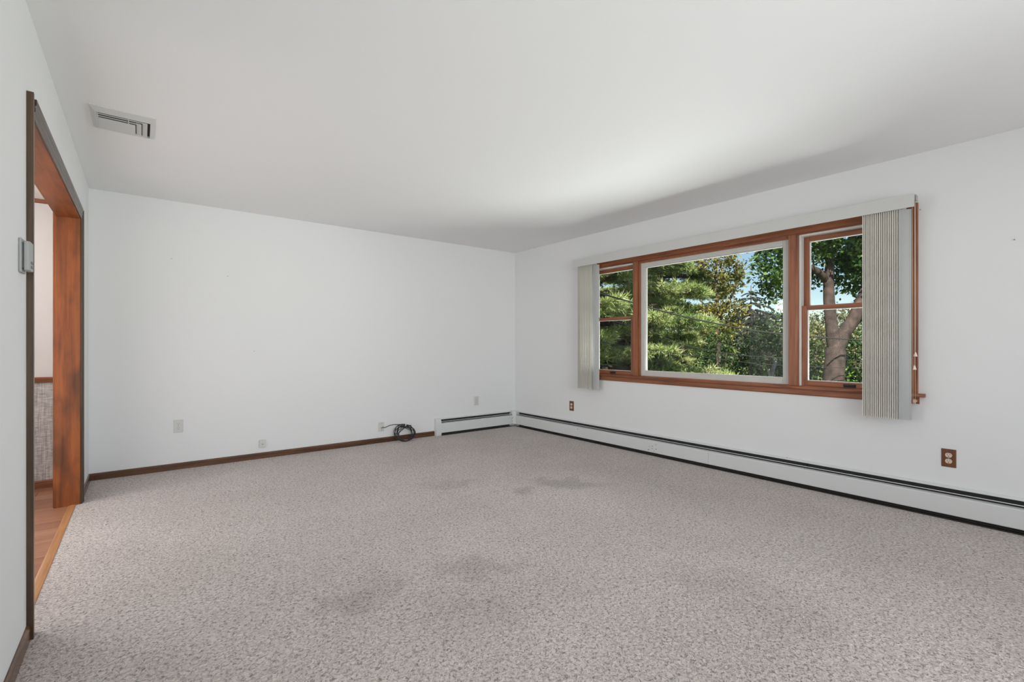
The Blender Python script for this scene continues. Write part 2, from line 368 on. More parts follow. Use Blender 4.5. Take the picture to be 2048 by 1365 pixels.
w2 = b.build('fill_window', M['white_frame']); struct(w2, 'unseen plain window added behind the viewer for fill light')  # window added to go with the rear fill lamp
b = MB(); b.box(0.6, 4.0, YF-0.062, YF-0.058, 0.7, 2.2); b.build('pane', M['glass'], w2)

# next room, seen through the opening
XR = -3.5; YB = -0.03
b = MB(); b.box(XR, -T, YB, T, 0.86, H); struct(b.build('wall_adjoining', M['room2_wall']), 'cream painted wall of the next room')
b = MB(); b.box(XR, -T, YB+0.002, T, -0.12, 0.86)
struct(b.build('wall_adjoining_lower', M['grasscloth']), 'woven grey grasscloth below the chair rail of the next room')
b = MB(); b.box(XR-T, XR, YF, T, -0.12, H); b.box(XR, -T, -4.2, -4.1, -0.12, H); struct(b.build('wall_adjoining_side', M['room2_wall']), 'side wall of the next room')
b = MB(); b.box(XR, -T, -4.1, YB, 2.285, 2.44); struct(b.build('ceiling_adjoining', M['room2_ceiling']), 'textured off white ceiling of the next room')
b = MB(); b.prism([(YB, 2.255), (YB-0.012, 2.262), (YB-0.02, 2.285), (YB, 2.285)], 0, XR, -T)
struct(b.build('trim_3', M['rail_x']), 'thin brown moulding under the ceiling of the next room')
b = MB(); b.prism([(YB, 0.834), (YB-0.012, 0.836), (YB-0.018, 0.85), (YB-0.024, 0.872), (YB-0.018, 0.878), (YB, 0.878)], 0, XR, -T)
struct(b.build('trim_2', M['rail_x']), 'wooden chair rail in the next room')
b = MB(); b.prism([(YB, -0.01), (YB-0.014, -0.01), (YB-0.014, 0.052), (YB-0.008, 0.062), (YB, 0.062)], 0, XR, -T)
struct(b.build('baseboard_adjoining', M['rail_x']), 'reddish wooden baseboard in the next room')
b = MB(); b.box(XR, -0.03, -4.1, YB, -0.12, -0.014)
fl2 = struct(b.build('floor_adjoining', M['plank_b']), 'reddish wood plank floor of the next room')
pw = 0.132; rows = int(4.05/pw)
for r in range(rows):
    y1 = YB-r*pw
    xs = -0.031-(random.random()*1.0+0.2); x1 = -0.031
    k = 0
    while x1 > XR+0.05 and k < (3 if r < 20 else 2):
        x0 = max(xs, XR)
        q = MB(); g = 0.0012
        q.box(x0+g, x1-g, y1-pw+g, y1-g, -0.014, -0.003)
        q.build('plank', random.choice([M['plank_a'], M['plank_b'], M['plank_c']]), fl2)
        x1 = x0; xs = x0-1.2; k += 1

# cased opening
dr = empty('door_1', (0, (YJ0+YJ1)/2, 0)); struct(dr, 'wide doorless opening cased in reddish brown wood')
def part(mb, name, mat, parent, bevel=0.0):
    o = mb.build(name, mat, parent, bevel)
    o.matrix_parent_inverse = Matrix.Translation(parent.location).inverted()
    return o
b = MB(); b.box(-T-0.004, 0.004, YJ1, YJ1+0.02, -0.01, ZH+0.02); part(b, 'jamb', M['jamb_z'], dr, 0.002)
b = MB(); b.box(-T-0.004, 0.004, YJ0-0.02, YJ0, -0.01, ZH+0.02); part(b, 'jamb', M['jamb_z'], dr, 0.002)
b = MB(); b.box(-T-0.004, 0.004, YJ0, YJ1, ZH, ZH+0.02); part(b, 'head_jamb', M['jamb_y'], dr, 0.002)
CW = 0.07
cprof = [(0.0, 0.0), (0.010, 0.0), (0.013, 0.006), (0.013, 0.018), (0.016, 0.022), (0.016, 0.036), (0.0145, 0.040), (0.020, 0.050), (0.020, CW), (0.0, CW)]  # (projection, distance from opening)
b = MB(); b.prism([(p, YJ1+0.004+q) for p, q in cprof], 2, 0.0, ZH+0.004+CW); part(b, 'casing', M['casing_z'], dr)
b = MB(); b.prism([(p, YJ0-0.004-q) for p, q in cprof], 2, 0.0, ZH+0.004+CW); part(b, 'casing', M['casing_z'], dr)
b = MB(); b.prism([(p, ZH+0.004+q) for p, q in cprof], 1, YJ0-0.002, YJ1+0.002); part(b, 'head_casing', M['casing_y'], dr)
for yy, s in ((YJ1, 1), (YJ0, -1)):      # casing on the far side of the wall
    b = MB(); b.box(-T-0.018, -T, min(yy+s*0.004, yy+s*0.07), max(yy+s*0.004, yy+s*0.07), 0, ZH+0.07); part(b, 'casing', M['jamb_z'], dr, 0.003)
b = MB(); b.prism([(-0.062, -0.004), (-0.052, 0.002), (-0.036, 0.004), (-0.020, 0.004), (-0.018, -0.004)], 1, YJ0, YJ1)
struct(b.build('trim_1', M['threshold']), 'honey coloured wooden edge strip between carpet and plank floor')

# baseboards
bp_ = [(0, 0), (-0.012, 0), (-0.012, 0.046), (-0.009, 0.053), (-0.004, 0.058), (0, 0.058)]
b = MB(); b.prism(bp_, 0, 0.0, 3.236); struct(b.build('baseboard_back', M['base_x']), 'dark brown wooden baseboard')
bl = [(-p, z) for p, z in bp_]
b = MB(); b.prism(bl, 1, YJ1+0.0745, -0.012); b.prism(bl, 1, YF, YJ0-0.0745)
struct(b.build('baseboard_left', M['base_y']), 'dark brown wooden baseboard beside the opening')

# ------------------------------------------------------------------ window
win = empty('window_1', (W, -2.9, WZ0)); struct(win, 'wide brown wooden window of one picture pane between two double hung sashes')
xf = W-0.016
def wp(mb, name, mat, bevel=0.0, par=win): 
    return part(mb, name, mat, par, bevel)
# casing
b = MB(); b.box(xf, W, WY0-0.065, WY0, WZ0+0.015, WZ1+0.07); wp(b, 'casing', M['wood_z'], 0.004)
b = MB(); b.box(xf, W, WY1, WY1+0.065, WZ0+0.015, WZ1+0.07); wp(b, 'casing', M['wood_z'], 0.004)
b = MB(); b.box(xf, W, WY0, WY1, WZ1-0.005, WZ1+0.07); wp(b, 'head_casing', M['wood_y'], 0.004)
b = MB(); b.prism([(W+0.02, 0.779), (W-0.037, 0.779), (W-0.043, 0.783), (W-0.045, 0.790), (W-0.043, 0.798), (W-0.037, 0.802), (W+0.02, 0.802)], 1, -4.478, -1.318, True); wp(b, 'stool', M['wood_y'])
b = MB(); b.prism([(W, 0.779), (W-0.016, 0.779), (W-0.016, 0.742), (W-0.010, 0.733), (W, 0.730)], 1, -4.446, -1.350); wp(b, 'apron', M['wood_y'])
# frame jambs lining the hole
M1a, M1b = -2.125, -2.062       # mullion between left double hung and picture
M2a, M2b = -3.690, -3.618
b = MB(); b.box(W-0.001, W+D, WY0, WY0+0.018, WZ0, WZ1); wp(b, 'side_jamb', M['liner'])
b = MB(); b.box(W-0.001, W+D, WY1-0.018, WY1, WZ0, WZ1); wp(b, 'side_jamb', M['liner'])
b = MB(); b.box(W-0.001, W+D, WY0+0.018, WY1-0.018, WZ1-0.015, WZ1); wp(b, 'head_jamb', M['wood_y'])
b = MB(); b.box(W+0.02, W+D+0.03, WY0+0.018, WY1-0.018, WZ0-0.0, 0.806); wp(b, 'sill', M['wood_y'])
for (a, c) in ((M1a, M1b), (M2a, M2b)):
    b = MB(); b.box(xf, W+D, a, c, 0.802, WZ1-0.005); wp(b, 'mullion', M['wood_z'], 0.003)
# picture unit
p0, p1 = M2b, M1a
b = MB(); st = 0.018
b.box(W+0.0, W+0.022, p1-st, p1, 0.806, WZ1-0.015); wp(b, 'stop', M['wood_z'], 0.002)
b = MB(); b.box(W+0.0, W+0.022, p0, p1-st, WZ1-0.015-st, WZ1-0.015); wp(b, 'stop', M['wood_y'], 0.002)
def frame(name, mat, x0, x1, y0, y1, z0, z1, sl, sr, sb, stp, par=win, bevel=0.003, hm=None):
    """frame of four members as one part, y0<y1"""
    b = MB(); b.box(x0, x1, y0, y0+sl, z0, z1); b.box(x0, x1, y1-sr, y1, z0, z1)
    b.box(x0, x1, y0+sl, y1-sr, z0, z0+sb); b.box(x0, x1, y0+sl, y1-sr, z1-stp, z1)
    return part(b, name, mat, par, bevel)
fr = empty('picture_frame', (0, 0, 0)); fr.parent = win; fr.matrix_parent_inverse = Matrix.Translation(win.location).inverted()
def sub(mb, name, mat, par, bevel=0.0):
    o = mb.build(name, mat, par, bevel); return o
def member_frame(par, mat_v, mat_h, x0, x1, y0, y1, z0, z1, sv, sb, stp, names=('stile', 'bottom_rail', 'top_rail'), bevel=0.003):
    for (a, c) in ((y0, y0+sv), (y1-sv, y1)):
        b = MB(); b.box(x0, x1, a, c, z0, z1); sub(b, names[0], mat_v, par, bevel)
    b = MB(); b.box(x0, x1, y0+sv, y1-sv, z0, z0+sb); sub(b, names[1], mat_h, par, bevel)
    b = MB(); b.box(x0, x1, y0+sv, y1-sv, z1-stp, z1); sub(b, names[2], mat_h, par, bevel)
py0, py1, pz0, pz1 = p0+0.003, p1-0.012, 0.807, WZ1-0.027
member_frame(fr, M['white_frame'], M['white_frame'], W+0.018, W+0.062, py0, py1, pz0, pz1, 0.052, 0.052, 0.05)
b = MB()
x0, x1, e = W+0.030, W+0.036, 0.005
yy0, yy1, zz0, zz1 = py0+0.052, py1-0.052, pz0+0.052, pz1-0.05
b.box(x0, W+0.06, yy0, yy0+e, zz0, zz1); b.box(x0, W+0.06, yy1-e, yy1, zz0, zz1); b.box(x0, W+0.06, yy0+e, yy1-e, zz0, zz0+e); b.box(x0, W+0.06, yy0+e, yy1-e, zz1-e, zz1)
sub(b, 'glazing_bead', M['white_frame'], fr)
b = MB(); b.box(W+0.046, W+0.050, yy0+e, yy1-e, zz0+e, zz1-e); sub(b, 'pane', M['glass'], fr)
# double hung units
def double_hung(y0, y1):
    # jamb liners and head pocket
    for (a, c) in ((y0, y0+0.014), (y1-0.014, y1)):
        b = MB(); b.box(W+0.004, W+0.11, a, c, 0.806, WZ1-0.015); wp(b, 'jamb_liner', M['liner'], 0.002)
    b = MB(); b.box(W+0.004, W+0.062, y0+0.014, y1-0.014, 2.005, WZ1-0.015); wp(b, 'head_liner', M['liner'], 0.002)
    a, c = y0+0.014, y1-0.014
    for nm, x0, x1, z0, z1, sb, stp in (('lower_sash', W+0.022, W+0.056, 0.806, 1.448, 0.042, 0.034), ('upper_sash', W+0.064, W+0.098, 1.416, 2.012, 0.032, 0.044)):
        s = empty(nm); s.parent = win; s.matrix_parent_inverse = Matrix.Translation(win.location).inverted()
        member_frame(s, M['wood_z'], M['wood_y'], x0, x1, a, c, z0, z1, 0.040, sb, stp)
        q = MB(); e = 0.004; ya, yb, za, zb = a+0.040, c-0.040, z0+sb, z1-stp
        q.box(x0+0.006, x1-0.004, ya, ya+e, za, zb); q.box(x0+0.006, x1-0.004, yb-e, yb, za, zb); q.box(x0+0.006, x1-0.004, ya+e, yb-e, za, za+e); q.box(x0+0.006, x1-0.004, ya+e, yb-e, zb-e, zb)
        sub(q, 'glazing_bead', M['white_frame'], s)
        q = MB(); q.box(x0+0.016, x0+0.020, ya+e, yb-e, za+e, zb-e); sub(q, 'pane', M['glass'], s)
        if nm == 'lower_sash':
            q = MB(); ym = (a+c)/2-0.01
            q.box(x0-0.004, x0, ym-0.04, ym+0.04, 0.812, 0.836); q.prism([(x0-0.004, 0.834), (x0-0.020, 0.829), (x0-0.020, 0.825), (x0-0.004, 0.829)], 1, ym-0.036, ym+0.036)
            sub(q, 'sash_lift', M['dark_metal'], s)
double_hung(WY0+0.018, M2a); double_hung(M1b, WY1-0.018)

# ------------------------------------------------------------------ vertical blind
bl_ = empty('vertical_blind', (W, -2.85, 2.06))
tag(bl_, 'beige vertical slat blind drawn open, stacked at both ends under a flat valance', 'blind')
ba = lambda mb, name, mat, bevel=0.0: part(mb, name, mat, bl_, bevel)
b = MB(); b.prism([(W-0.152, 2.050), (W-0.146, 2.050), (W-0.146, 2.131), (W-0.122, 2.131), (W-0.122, 2.136), (W-0.152, 2.136)], 1, -4.448, -1.295); ba(b, 'valance', M['valance'])
b = MB(); b.prism([(W-0.120, 2.100), (W-0.075, 2.100), (W-0.075, 2.130), (W-0.120, 2.130)], 1, -4.446, -1.300); ba(b, 'headrail', M['valance'], 0.002)
b = MB(); b.box(W-0.122, W-0.073, -4.452, -4.446, 2.096, 2.135); ba(b, 'end_cap', M['thermostat'], 0.003)
for yy in (-4.30, -2.85, -1.40):
    b = MB(); b.box(W-0.122, W, yy-0.02, yy+0.02, 2.130, 2.134); b.box(W-0.003, W, yy-0.02, yy+0.02, 2.106, 2.134); ba(b, 'bracket', M['screw'])
def slat_mesh(h):
    n = 6; w = 0.078; th = 0.0012; vs = []; fs = []
    for z in (0, -h):
        for s in (0, 1):
            for k in range(n+1):
                t = k/n-0.5; vs.append((t*w, 0.0075*(0.25-t*t)*4+s*th, z))
    a = n+1
    for k in range(n):
        fs += [(k, k+1, 2*a+k+1, 2*a+k), (a+k, 3*a+k, 3*a+k+1, a+k+1), (k, a+k, a+k+1, k+1), (2*a+k, 2*a+k+1, 3*a+k+1, 3*a+k)]
    fs += [(0, 2*a, 3*a, a), (n, a+n, 3*a+n, 2*a+n)]
    me = bpy.data.meshes.new('slat'); me.from_pydata(vs, [], fs); me.materials.append(M['slat']); me.update()
    bm = bmesh.new(); bm.from_mesh(me); bmesh.ops.recalc_face_normals(bm, faces=bm.faces); bm.to_mesh(me); bm.free()
    return me
SL = slat_mesh(1.425)
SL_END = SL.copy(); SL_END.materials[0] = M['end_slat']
HOOK = MB(); HOOK.box(-0.006, 0.006, -0.001, 0.002, 0, 0.065)
hk = HOOK.build('carrier', M['white_plastic']); HK = hk.data; bpy.data.objects.remove(hk)
def put_slat(y_edge, ang=-28, dz=0.0, me=SL):
    a = math.radians(ang)
    o = link_mesh('slat', me, bl_); cxx = W-0.137+0.039*math.cos(a); cyy = y_edge+0.039*math.sin(a)
    o.location = (cxx-W, cyy+2.85, 2.052-2.06+dz); o.rotation_euler = (0, 0, a)
    h = link_mesh('carrier', HK, o)
ysR = np.linspace(-4.158, -4.352, 17)
for i, y in enumerate(ysR): put_slat(float(y), (-45.5 if i % 2 else -51)+random.uniform(-1.2, 1.2))
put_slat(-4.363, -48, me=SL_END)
for i, y in enumerate(np.linspace(-1.360, -1.557, 16)): put_slat(float(y), (-23 if i % 2 else -31)+random.uniform(-1.5, 1.5))
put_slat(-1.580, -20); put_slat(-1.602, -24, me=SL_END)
b = MB(); b.tube([(W-0.088, -4.425, 2.102), (W-0.084, -4.426, 1.5), (W-0.080, -4.427, 0.76)], 0.0018, 6); ba(b, 'cord', M['cord'])
b = MB(); b.tube([(W-0.080, -4.434, 2.102), (W-0.076, -4.435, 1.5), (W-0.074, -4.438, 0.76)], 0.0016, 6); ba(b, 'cord', M['cord'])
b = MB(); b.tube([(W-0.085, -4.441, 2.102), (W-0.082, -4.441, 1.6), (W-0.080, -4.441, 1.08)], 0.0011, 6); ba(b, 'cord', M['tassel'])
b = MB(); b.tube([(W-0.085, -4.438, 2.102), (W-0.081, -4.437, 1.6), (W-0.080, -4.436, 0.99)], 0.0011, 6); ba(b, 'cord', M['tassel'])
for yy, zz in ((-4.440, 1.055), (-4.435, 0.966)):
    b = MB(); b.lathe([(0.0105, 0), (0.0105, 0.004), (0.008, 0.012), (0.005, 0.024), (0.003, 0.030)], (W-0.080, yy, zz), (0, 0, 1), 14); ba(b, 'tassel', M['tassel'])
b = MB(); b.lathe([(0.016, -0.006), (0.018, -0.004), (0.013, 0), (0.018, 0.004), (0.016, 0.006)], (W-0.077, -4.433, 0.752), (0, 1, 0), 18)
b.box(W-0.080, W-0.016, -4.436, -4.430, 0.745, 0.759); ba(b, 'cord_pulley', M['cord'])

# ------------------------------------------------------------------ baseboard heaters
def heater(kind, a0, a1, label):
    """profile (d from wall, z); kind 'y' runs along the window wall, 'x' along the back wall"""
    root = empty('baseboard_heater', (W, (a0+a1)/2, 0) if kind == 'y' else ((a0+a1)/2, 0, 0))
    tag(root, label, 'heater')
    def ex(mb, prof, p0, p1, sm=False):
        if kind == 'y': mb.prism([(W-d, z) for d, z in prof], 1, p0, p1, sm)
        else: mb.prism([(-d, z) for d, z in prof], 0, p0, p1, sm)
        return mb
    pt = lambda mb, name, mat, bv=0.0: part(mb, name, mat, root, bv)
    pt(ex(MB(), [(0.0, 0.0), (0.003, 0.0), (0.003, 0.205), (0.024, 0.201), (0.030, 0.197), (0.031, 0.200), (0.024, 0.2065), (0.002, 0.211), (0, 0.211)], a0, a1), 'back_plate', M['heater'])
    pt(ex(MB(), [(0.034, 0.171), (0.055, 0.176), (0.0605, 0.179), (0.0615, 0.1755), (0.056, 0.173), (0.036, 0.168)], a0, a1), 'damper', M['heater'])
    pt(ex(MB(), [(0.0032, 0.004), (0.0050, 0.004), (0.0050, 0.200), (0.026, 0.1965), (0.026, 0.1985), (0.0032, 0.203)], a0+0.002, a1-0.002), 'slot_shade', M['dark_metal'])  # added dark sheet, paints shade inside the heater slots
    # front covers with butt joints
    if kind == 'y': cuts = [a1, -2.95, -5.2, a0]
    else: cuts = [a0, a1]
    cs = sorted(cuts)
    for i in range(len(cs)-1):
        g = 0.0008
        pt(ex(MB(), [(0.056, 0.036), (0.062, 0.034), (0.0635, 0.040), (0.0635, 0.146), (0.061, 0.151), (0.034, 0.1590), (0.034, 0.1570), (0.0605, 0.148), (0.0615, 0.145), (0.0615, 0.042), (0.056, 0.040)], cs[i]+g, cs[i+1]-g), 'front_cover', M['heater'])
    # element: pipe with fins
    mb = MB()
    c = (W-0.032, 0.10) if kind == 'y' else (-0.032, 0.10)
    if kind == 'y': mb.tube([(c[0], a0+0.02, c[1]), (c[0], a1-0.02, c[1])], 0.011, 8)
    else: mb.tube([(a0+0.02, c[0], c[1]), (a1-0.02, c[0], c[1])], 0.011, 8)
    n = int((a1-a0-0.2)/0.018)
    for k in range(n):
        q = a0+0.1+k*0.018
        if kind == 'y': mb.box(W-0.056, W-0.008, q, q+0.0008, 0.07, 0.135)
        else: mb.box(q, q+0.0008, -0.056, -0.008, 0.07, 0.135)
    pt(mb, 'fin_element', M['fin'])
    mb = MB()
    if kind == 'y': mb.box(W-0.060, W-0.003, a0, a1, -0.001, 0.003)
    else: mb.box(a0, a1, -0.060, -0.003, -0.001, 0.003)
    pt(mb, 'base_strip', M['gap_dark'])  # dark mottled strip along the gap under the front covers
    # brackets
    q = a0+0.55
    while q < a1-0.1:
        pt(ex(MB(), [(0.005, 0.02), (0.058, 0.04), (0.058, 0.142), (0.036, 0.166), (0.020, 0.194), (0.005, 0.198)], q, q+0.0015), 'bracket', M['fin'])
        q += 1.3
    return root, ex, pt
hr, ex, pt = heater('y', -6.9, -0.10, 'long white metal baseboard heater running under the window')
hb, ex, pt = heater('x', 3.30, W-0.10, 'short white metal baseboard heater with end cap in the far corner')
cap = [(0, 0.0), (0.062, 0.0), (0.066, 0.02), (0.0665, 0.150), (0.060, 0.186), (0.045, 0.205), (0.02, 0.213), (0, 0.214)]
b = MB(); b.prism([(-d, z) for d, z in cap], 0, 3.236, 3.306); pt(b, 'end_cap', M['heater'], 0.002)
# inner corner cover: L shaped, with a slanted post
b = MB(); b.box(W-0.10, W-0.0, -0.064, 0.0, 0.034, 0.213); b.box(W-0.064, W, -0.10, -0.064, 0.034, 0.213)
b.prism([(W-0.10, -0.064), (W-0.064, -0.10), (W-0.05, -0.05)], 2, 0.034, 0.213); pt(b, 'corner_cover', M['heater'], 0.002)

# ------------------------------------------------------------------ outlets and wall plates
def disc_xz(mb, cx, cz, rx, rz, y0, y1, n=20, flat=0.0):
    prof = []
    for k in range(n):
        a = 2*PI*k/n; prof.append((cx+rx*math.cos(a), cz+max(-rz, min(rz, rz*1.0*math.sin(a)))))
    mb.prism(prof, 1, y0, y1)
def outlet(name, loc, rotz, plate_mat, face_mat, label, w=0.073, h=0.118):
    root = empty(name, loc); root.rotation_euler = (0, 0, rotz); tag(root, label, 'outlet')
    b = MB(); e = 0.005
    b.add([(-w/2, 0, -h/2), (w/2, 0, -h/2), (w/2, 0, h/2), (-w/2, 0, h/2), (-w/2, -0.003, -h/2), (w/2, -0.003, -h/2), (w/2, -0.003, h/2), (-w/2, -0.003, h/2),
           (-w/2+e, -0.006, -h/2+e), (w/2-e, -0.006, -h/2+e), (w/2-e, -0.006, h/2-e), (-w/2+e, -0.006, h/2-e)],
          [(0, 1, 5, 4), (1, 2, 6, 5), (2, 3, 7, 6), (3, 0, 4, 7), (4, 5, 9, 8), (5, 6, 10, 9), (6, 7, 11, 10), (7, 4, 8, 11), (8, 9, 10, 11), (3, 2, 1, 0)])
    b.build('cover_plate', plate_mat, root)
    for cz in (0.0195, -0.0195):
        b = MB(); prof = []
        for k in range(24):
            a = 2*PI*k/24; prof.append((0.0172*math.cos(a), cz+max(-0.0142, min(0.0142, 0.0172*math.sin(a)))))
        b.prism(prof, 1, -0.0085, -0.004); r = b.build('receptacle', face_mat, root)
        b = MB()
        b.box(-0.0075, -0.0052, -0.0088, -0.0080, cz+0.001, cz+0.009); b.box(0.0055, 0.0073, -0.0088, -0.0080, cz+0.0018, cz+0.0085)
        b.lathe([(0.0027, 0), (0.0027, 0.0008)], (0, -0.0080, cz-0.0065), (0, -1, 0), 10)
        b.build('slots', M['slot'], r)
    b = MB(); b.lathe([(0.0034, 0), (0.0034, 0.0012), (0.002, 0.002)], (0, -0.006, 0), (0, -1, 0), 12); b.build('screw', M['screw'], root)
    return root
outlet('wall_outlet', (W, -4.594, 0.390), -PI/2, M['wood_plate'], M['almond'], 'duplex outlet with wood grain plate below the right end of the blind')
outlet('wall_outlet', (W, -1.128, 0.384), -PI/2, M['wood_plate'], M['almond'], 'small brown plated outlet between the room corner and the window')
outlet('wall_outlet', (0.613, 0, 0.392), 0, M['white_plastic'], M['white_plastic'], 'white plated outlet on the blank wall towards the doorway')
outlet('wall_outlet', (3.866, 0, 0.392), 0, M['white_plastic'], M['white_plastic'], 'white plated outlet above the short corner heater')
# phone jack
pj = empty('phone_jack', (1.30, 0, 0.148)); tag(pj, 'little white surface mounted phone jack box low on the blank wall', 'phone jack')
b = MB(); b.prism([(-0.031, 0), (-0.028, -0.024), (0.028, -0.024), (0.031, 0)], 2, -0.035, 0.035); b.build('housing', M['white_plastic'], pj, 0.003)
b = MB(); b.box(-0.008, 0.008, -0.0246, -0.022, -0.010, 0.002); b.build('socket', M['thermostat'], pj)
b = MB(); b.box(-0.014, 0.010, -0.016, -0.006, 0.0345, 0.0358); b.build('latch', M['thermostat'], pj)
# coax plate
cp = empty('cable_plate', (2.544, 0, 0.182)); tag(cp, 'white wall plate with the black cable plugged in', 'wall plate')
b = MB(); b.box(-0.035, 0.035, -0.005, 0, -0.053, 0.053); b.build('cover_plate', M['white_plastic'], cp, 0.003)
for zz in (0.038, -0.038):
    b = MB(); b.lathe([(0.004, 0), (0.004, 0.001), (0.0025, 0.002)], (0.004, -0.005, zz), (0, -1, 0), 12); b.build('screw', M['screw'], cp)
b = MB(); b.lathe([(0.0065, 0), (0.0065, 0.006), (0.0048, 0.006), (0.0048, 0.014)], (0, -0.005, -0.012), (0, -1, 0), 6, False); b.build('connector', M['brass'], cp)
# coaxial cable: a lead from the plate and a coil leaning on the wall
rng = random.Random(3)
pts = [(2.544, -0.021, 0.170), (2.552, -0.034, 0.182), (2.570, -0.040, 0.176), (2.60, -0.040, 0.184), (2.64, -0.040, 0.196), (2.69, -0.040, 0.200), (2.735, -0.042, 0.195), (2.78, -0.046, 0.188)]
def coil_pt(a, rx, rz, off):
    s = rz*math.sin(a)+rz       # distance up the leaning plane
    return (2.797+off[0]+rx*math.cos(a), -0.136+off[2]+s*0.44, 0.006+off[1]+s*0.86)
loops = 9; a = PI*0.52
prev = None
for L_ in range(loops):
    rx = rng.uniform(0.082, 0.130); rz = rng.uniform(0.080, 0.112); off = (rng.uniform(-0.010, 0.010), rng.uniform(0, 0.010), rng.uniform(-0.010, 0.010))
    for k in range(18):
        t = k/18
        p = coil_pt(a-2*PI*t, rx, rz, off)
        if t < 0.15 and prev: p = tuple(prev[i]*(1-t/0.15)+p[i]*t/0.15 for i in range(3))
        pts.append(p)
    prev = pts[-1]
pts += [(2.90, -0.05, 0.165), (2.85, -0.05, 0.17), (2.74, -0.08, 0.11), (2.69, -0.10, 0.09)]
def smooth_path(p, sub=3):
    out = []
    for i in range(len(p)-1):
        p0 = Vector(p[max(i-1, 0)]); p1 = Vector(p[i]); p2 = Vector(p[i+1]); p3 = Vector(p[min(i+2, len(p)-1)])
        for k in range(sub):
            t = k/sub
            out.append(0.5*((2*p1)+(p2-p0)*t+(2*p0-5*p1+4*p2-p3)*t*t+(3*p1-p0-3*p2+p3)*t**3))
    out.append(Vector(p[-1])); return out
cb = empty('coaxial_cable', (2.797, -0.1, 0)); tag(cb, 'black coaxial cable wound in a coil leaning against the baseboard', 'cable')
b = MB(); b.tube(smooth_path(pts), 0.0038, 6); part(b, 'cable', M['cable'], cb)
b = MB(); q = coil_pt(PI*0.42, 0.108, 0.102, (0, 0.004, 0)); b.lathe([(0.018, -0.003), (0.021, 0), (0.018, 0.003)], q, (1, 0.2, -0.5), 14); part(b, 'twist_tie', M['white_plastic'], cb)
b = MB(); b.lathe([(0.006, 0), (0.006, 0.012), (0.0045, 0.012), (0.0045, 0.02)], pts[-1], (-0.7, -0.3, -0.4), 6, False); part(b, 'connector', M['brass'], cb)

# ------------------------------------------------------------------ thermostat
th = empty('thermostat', (0, -2.83, 1.455)); tag(th, 'grey wall thermostat mounted next to the cased opening', 'thermostat')
pth = lambda mb, n, m, bv=0.0: mb.build(n, m, th, bv)
b = MB(); b.box(0, 0.009, -0.040, 0.040, -0.062, 0.062); pth(b, 'wall_base', M['thermostat'], 0.004)
b = MB(); b.box(0.009, 0.013, -0.034, 0.034, -0.046, 0.046); pth(b, 'shadow_gap', M['thermo_dark'])
b = MB(); b.prism([(0.013, -0.034), (0.025, -0.034), (0.030, -0.026), (0.030, 0.026), (0.025, 0.034), (0.013, 0.034)], 2, -0.054, 0.052); pth(b, 'cover', M['thermostat'], 0.003)
for zz in (-0.024, -0.040):
    b = MB(); b.box(0.0285, 0.0315, -0.020, 0.012, zz-0.005, zz+0.005); pth(b, 'button', M['thermo_dark'], 0.001)

# ------------------------------------------------------------------ ceiling vent
ve = empty('ceiling_vent', (0.268, -1.69, H)); tag(ve, 'white metal ceiling register with angled louvres', 'vent')
x0, x1, y0, y1 = -0.146, 0.146, -0.166, 0.166
b = MB()
ix0, ix1, iy0, iy1 = x0+0.026, x1-0.026, y0+0.060, y1-0.026
def ring(z, a, c, d, e): return [(a, d, z), (c, d, z), (c, e, z), (a, e, z)]
vs = ring(0, x0, x1, y0, y1)+ring(-0.003, x0, x1, y0, y1)+ring(-0.015, x0+0.020, x1-0.020, y0+0.050, y1-0.020)+ring(-0.015, ix0, ix1, iy0, iy1)+ring(-0.002, ix0, ix1, iy0, iy1)
fs = []
for r in range(4):
    for k in range(4): fs.append((r*4+k, r*4+(k+1) % 4, (r+1)*4+(k+1) % 4, (r+1)*4+k))
b.add(vs, fs); b.build('frame', M['vent'], ve)
b = MB(); b.box(ix0, ix1, iy0, iy1, -0.003, -0.0005); b.build('duct_opening', M['slot'], ve)
def strip(mb, p, q, wdir, w, th=0.0012):
    p = Vector(p); q = Vector(q); wd = Vector(wdir).normalized()*w; nn = (q-p).cross(wd).normalized()*th
    vs = [p, q, q+wd, p+wd]; vs += [v+nn for v in vs]
    mb.add(vs, [(0, 1, 2, 3), (7, 6, 5, 4), (0, 4, 5, 1), (1, 5, 6, 2), (2, 6, 7, 3), (3, 7, 4, 0)])
for i in range(2):
    ya = iy0+0.014+i*0.032; xe = ix1-0.013-i*0.028
    b = MB(); strip(b, (ix0, ya, -0.014), (xe, ya, -0.014), (0, 1, 0.10), 0.017); strip(b, (xe, ya, -0.014), (xe, iy1, -0.014), (-0.95, 0, 0.30), 0.025)
    b.build('louvre', M['vent'], ve)
b = MB(); ya = iy0+0.014+2*0.032; xe = ix1-0.013-2*0.028
b.add([(ix0, ya, -0.014), (xe, ya, -0.014), (xe, iy1, -0.014), (ix0, iy1, -0.014), (ix0, ya, -0.011), (xe, ya, -0.011), (xe, iy1, -0.011), (ix0, iy1, -0.011)],
      [(0, 3, 2, 1), (4, 5, 6, 7), (0, 1, 5, 4), (1, 2, 6, 5), (2, 3, 7, 6), (3, 0, 4, 7)]); b.build('deflector', M['vent'], ve, 0.002)
b = MB(); b.box(0.018, 0.022, iy0, iy0+0.076, -0.016, -0.004); b.build('crossbar', M['vent'], ve)
b = MB(); b.box(ix0+0.001, ix0+0.006, iy0, iy1, -0.015, -0.003); b.build('damper_lever', M['vent'], ve)

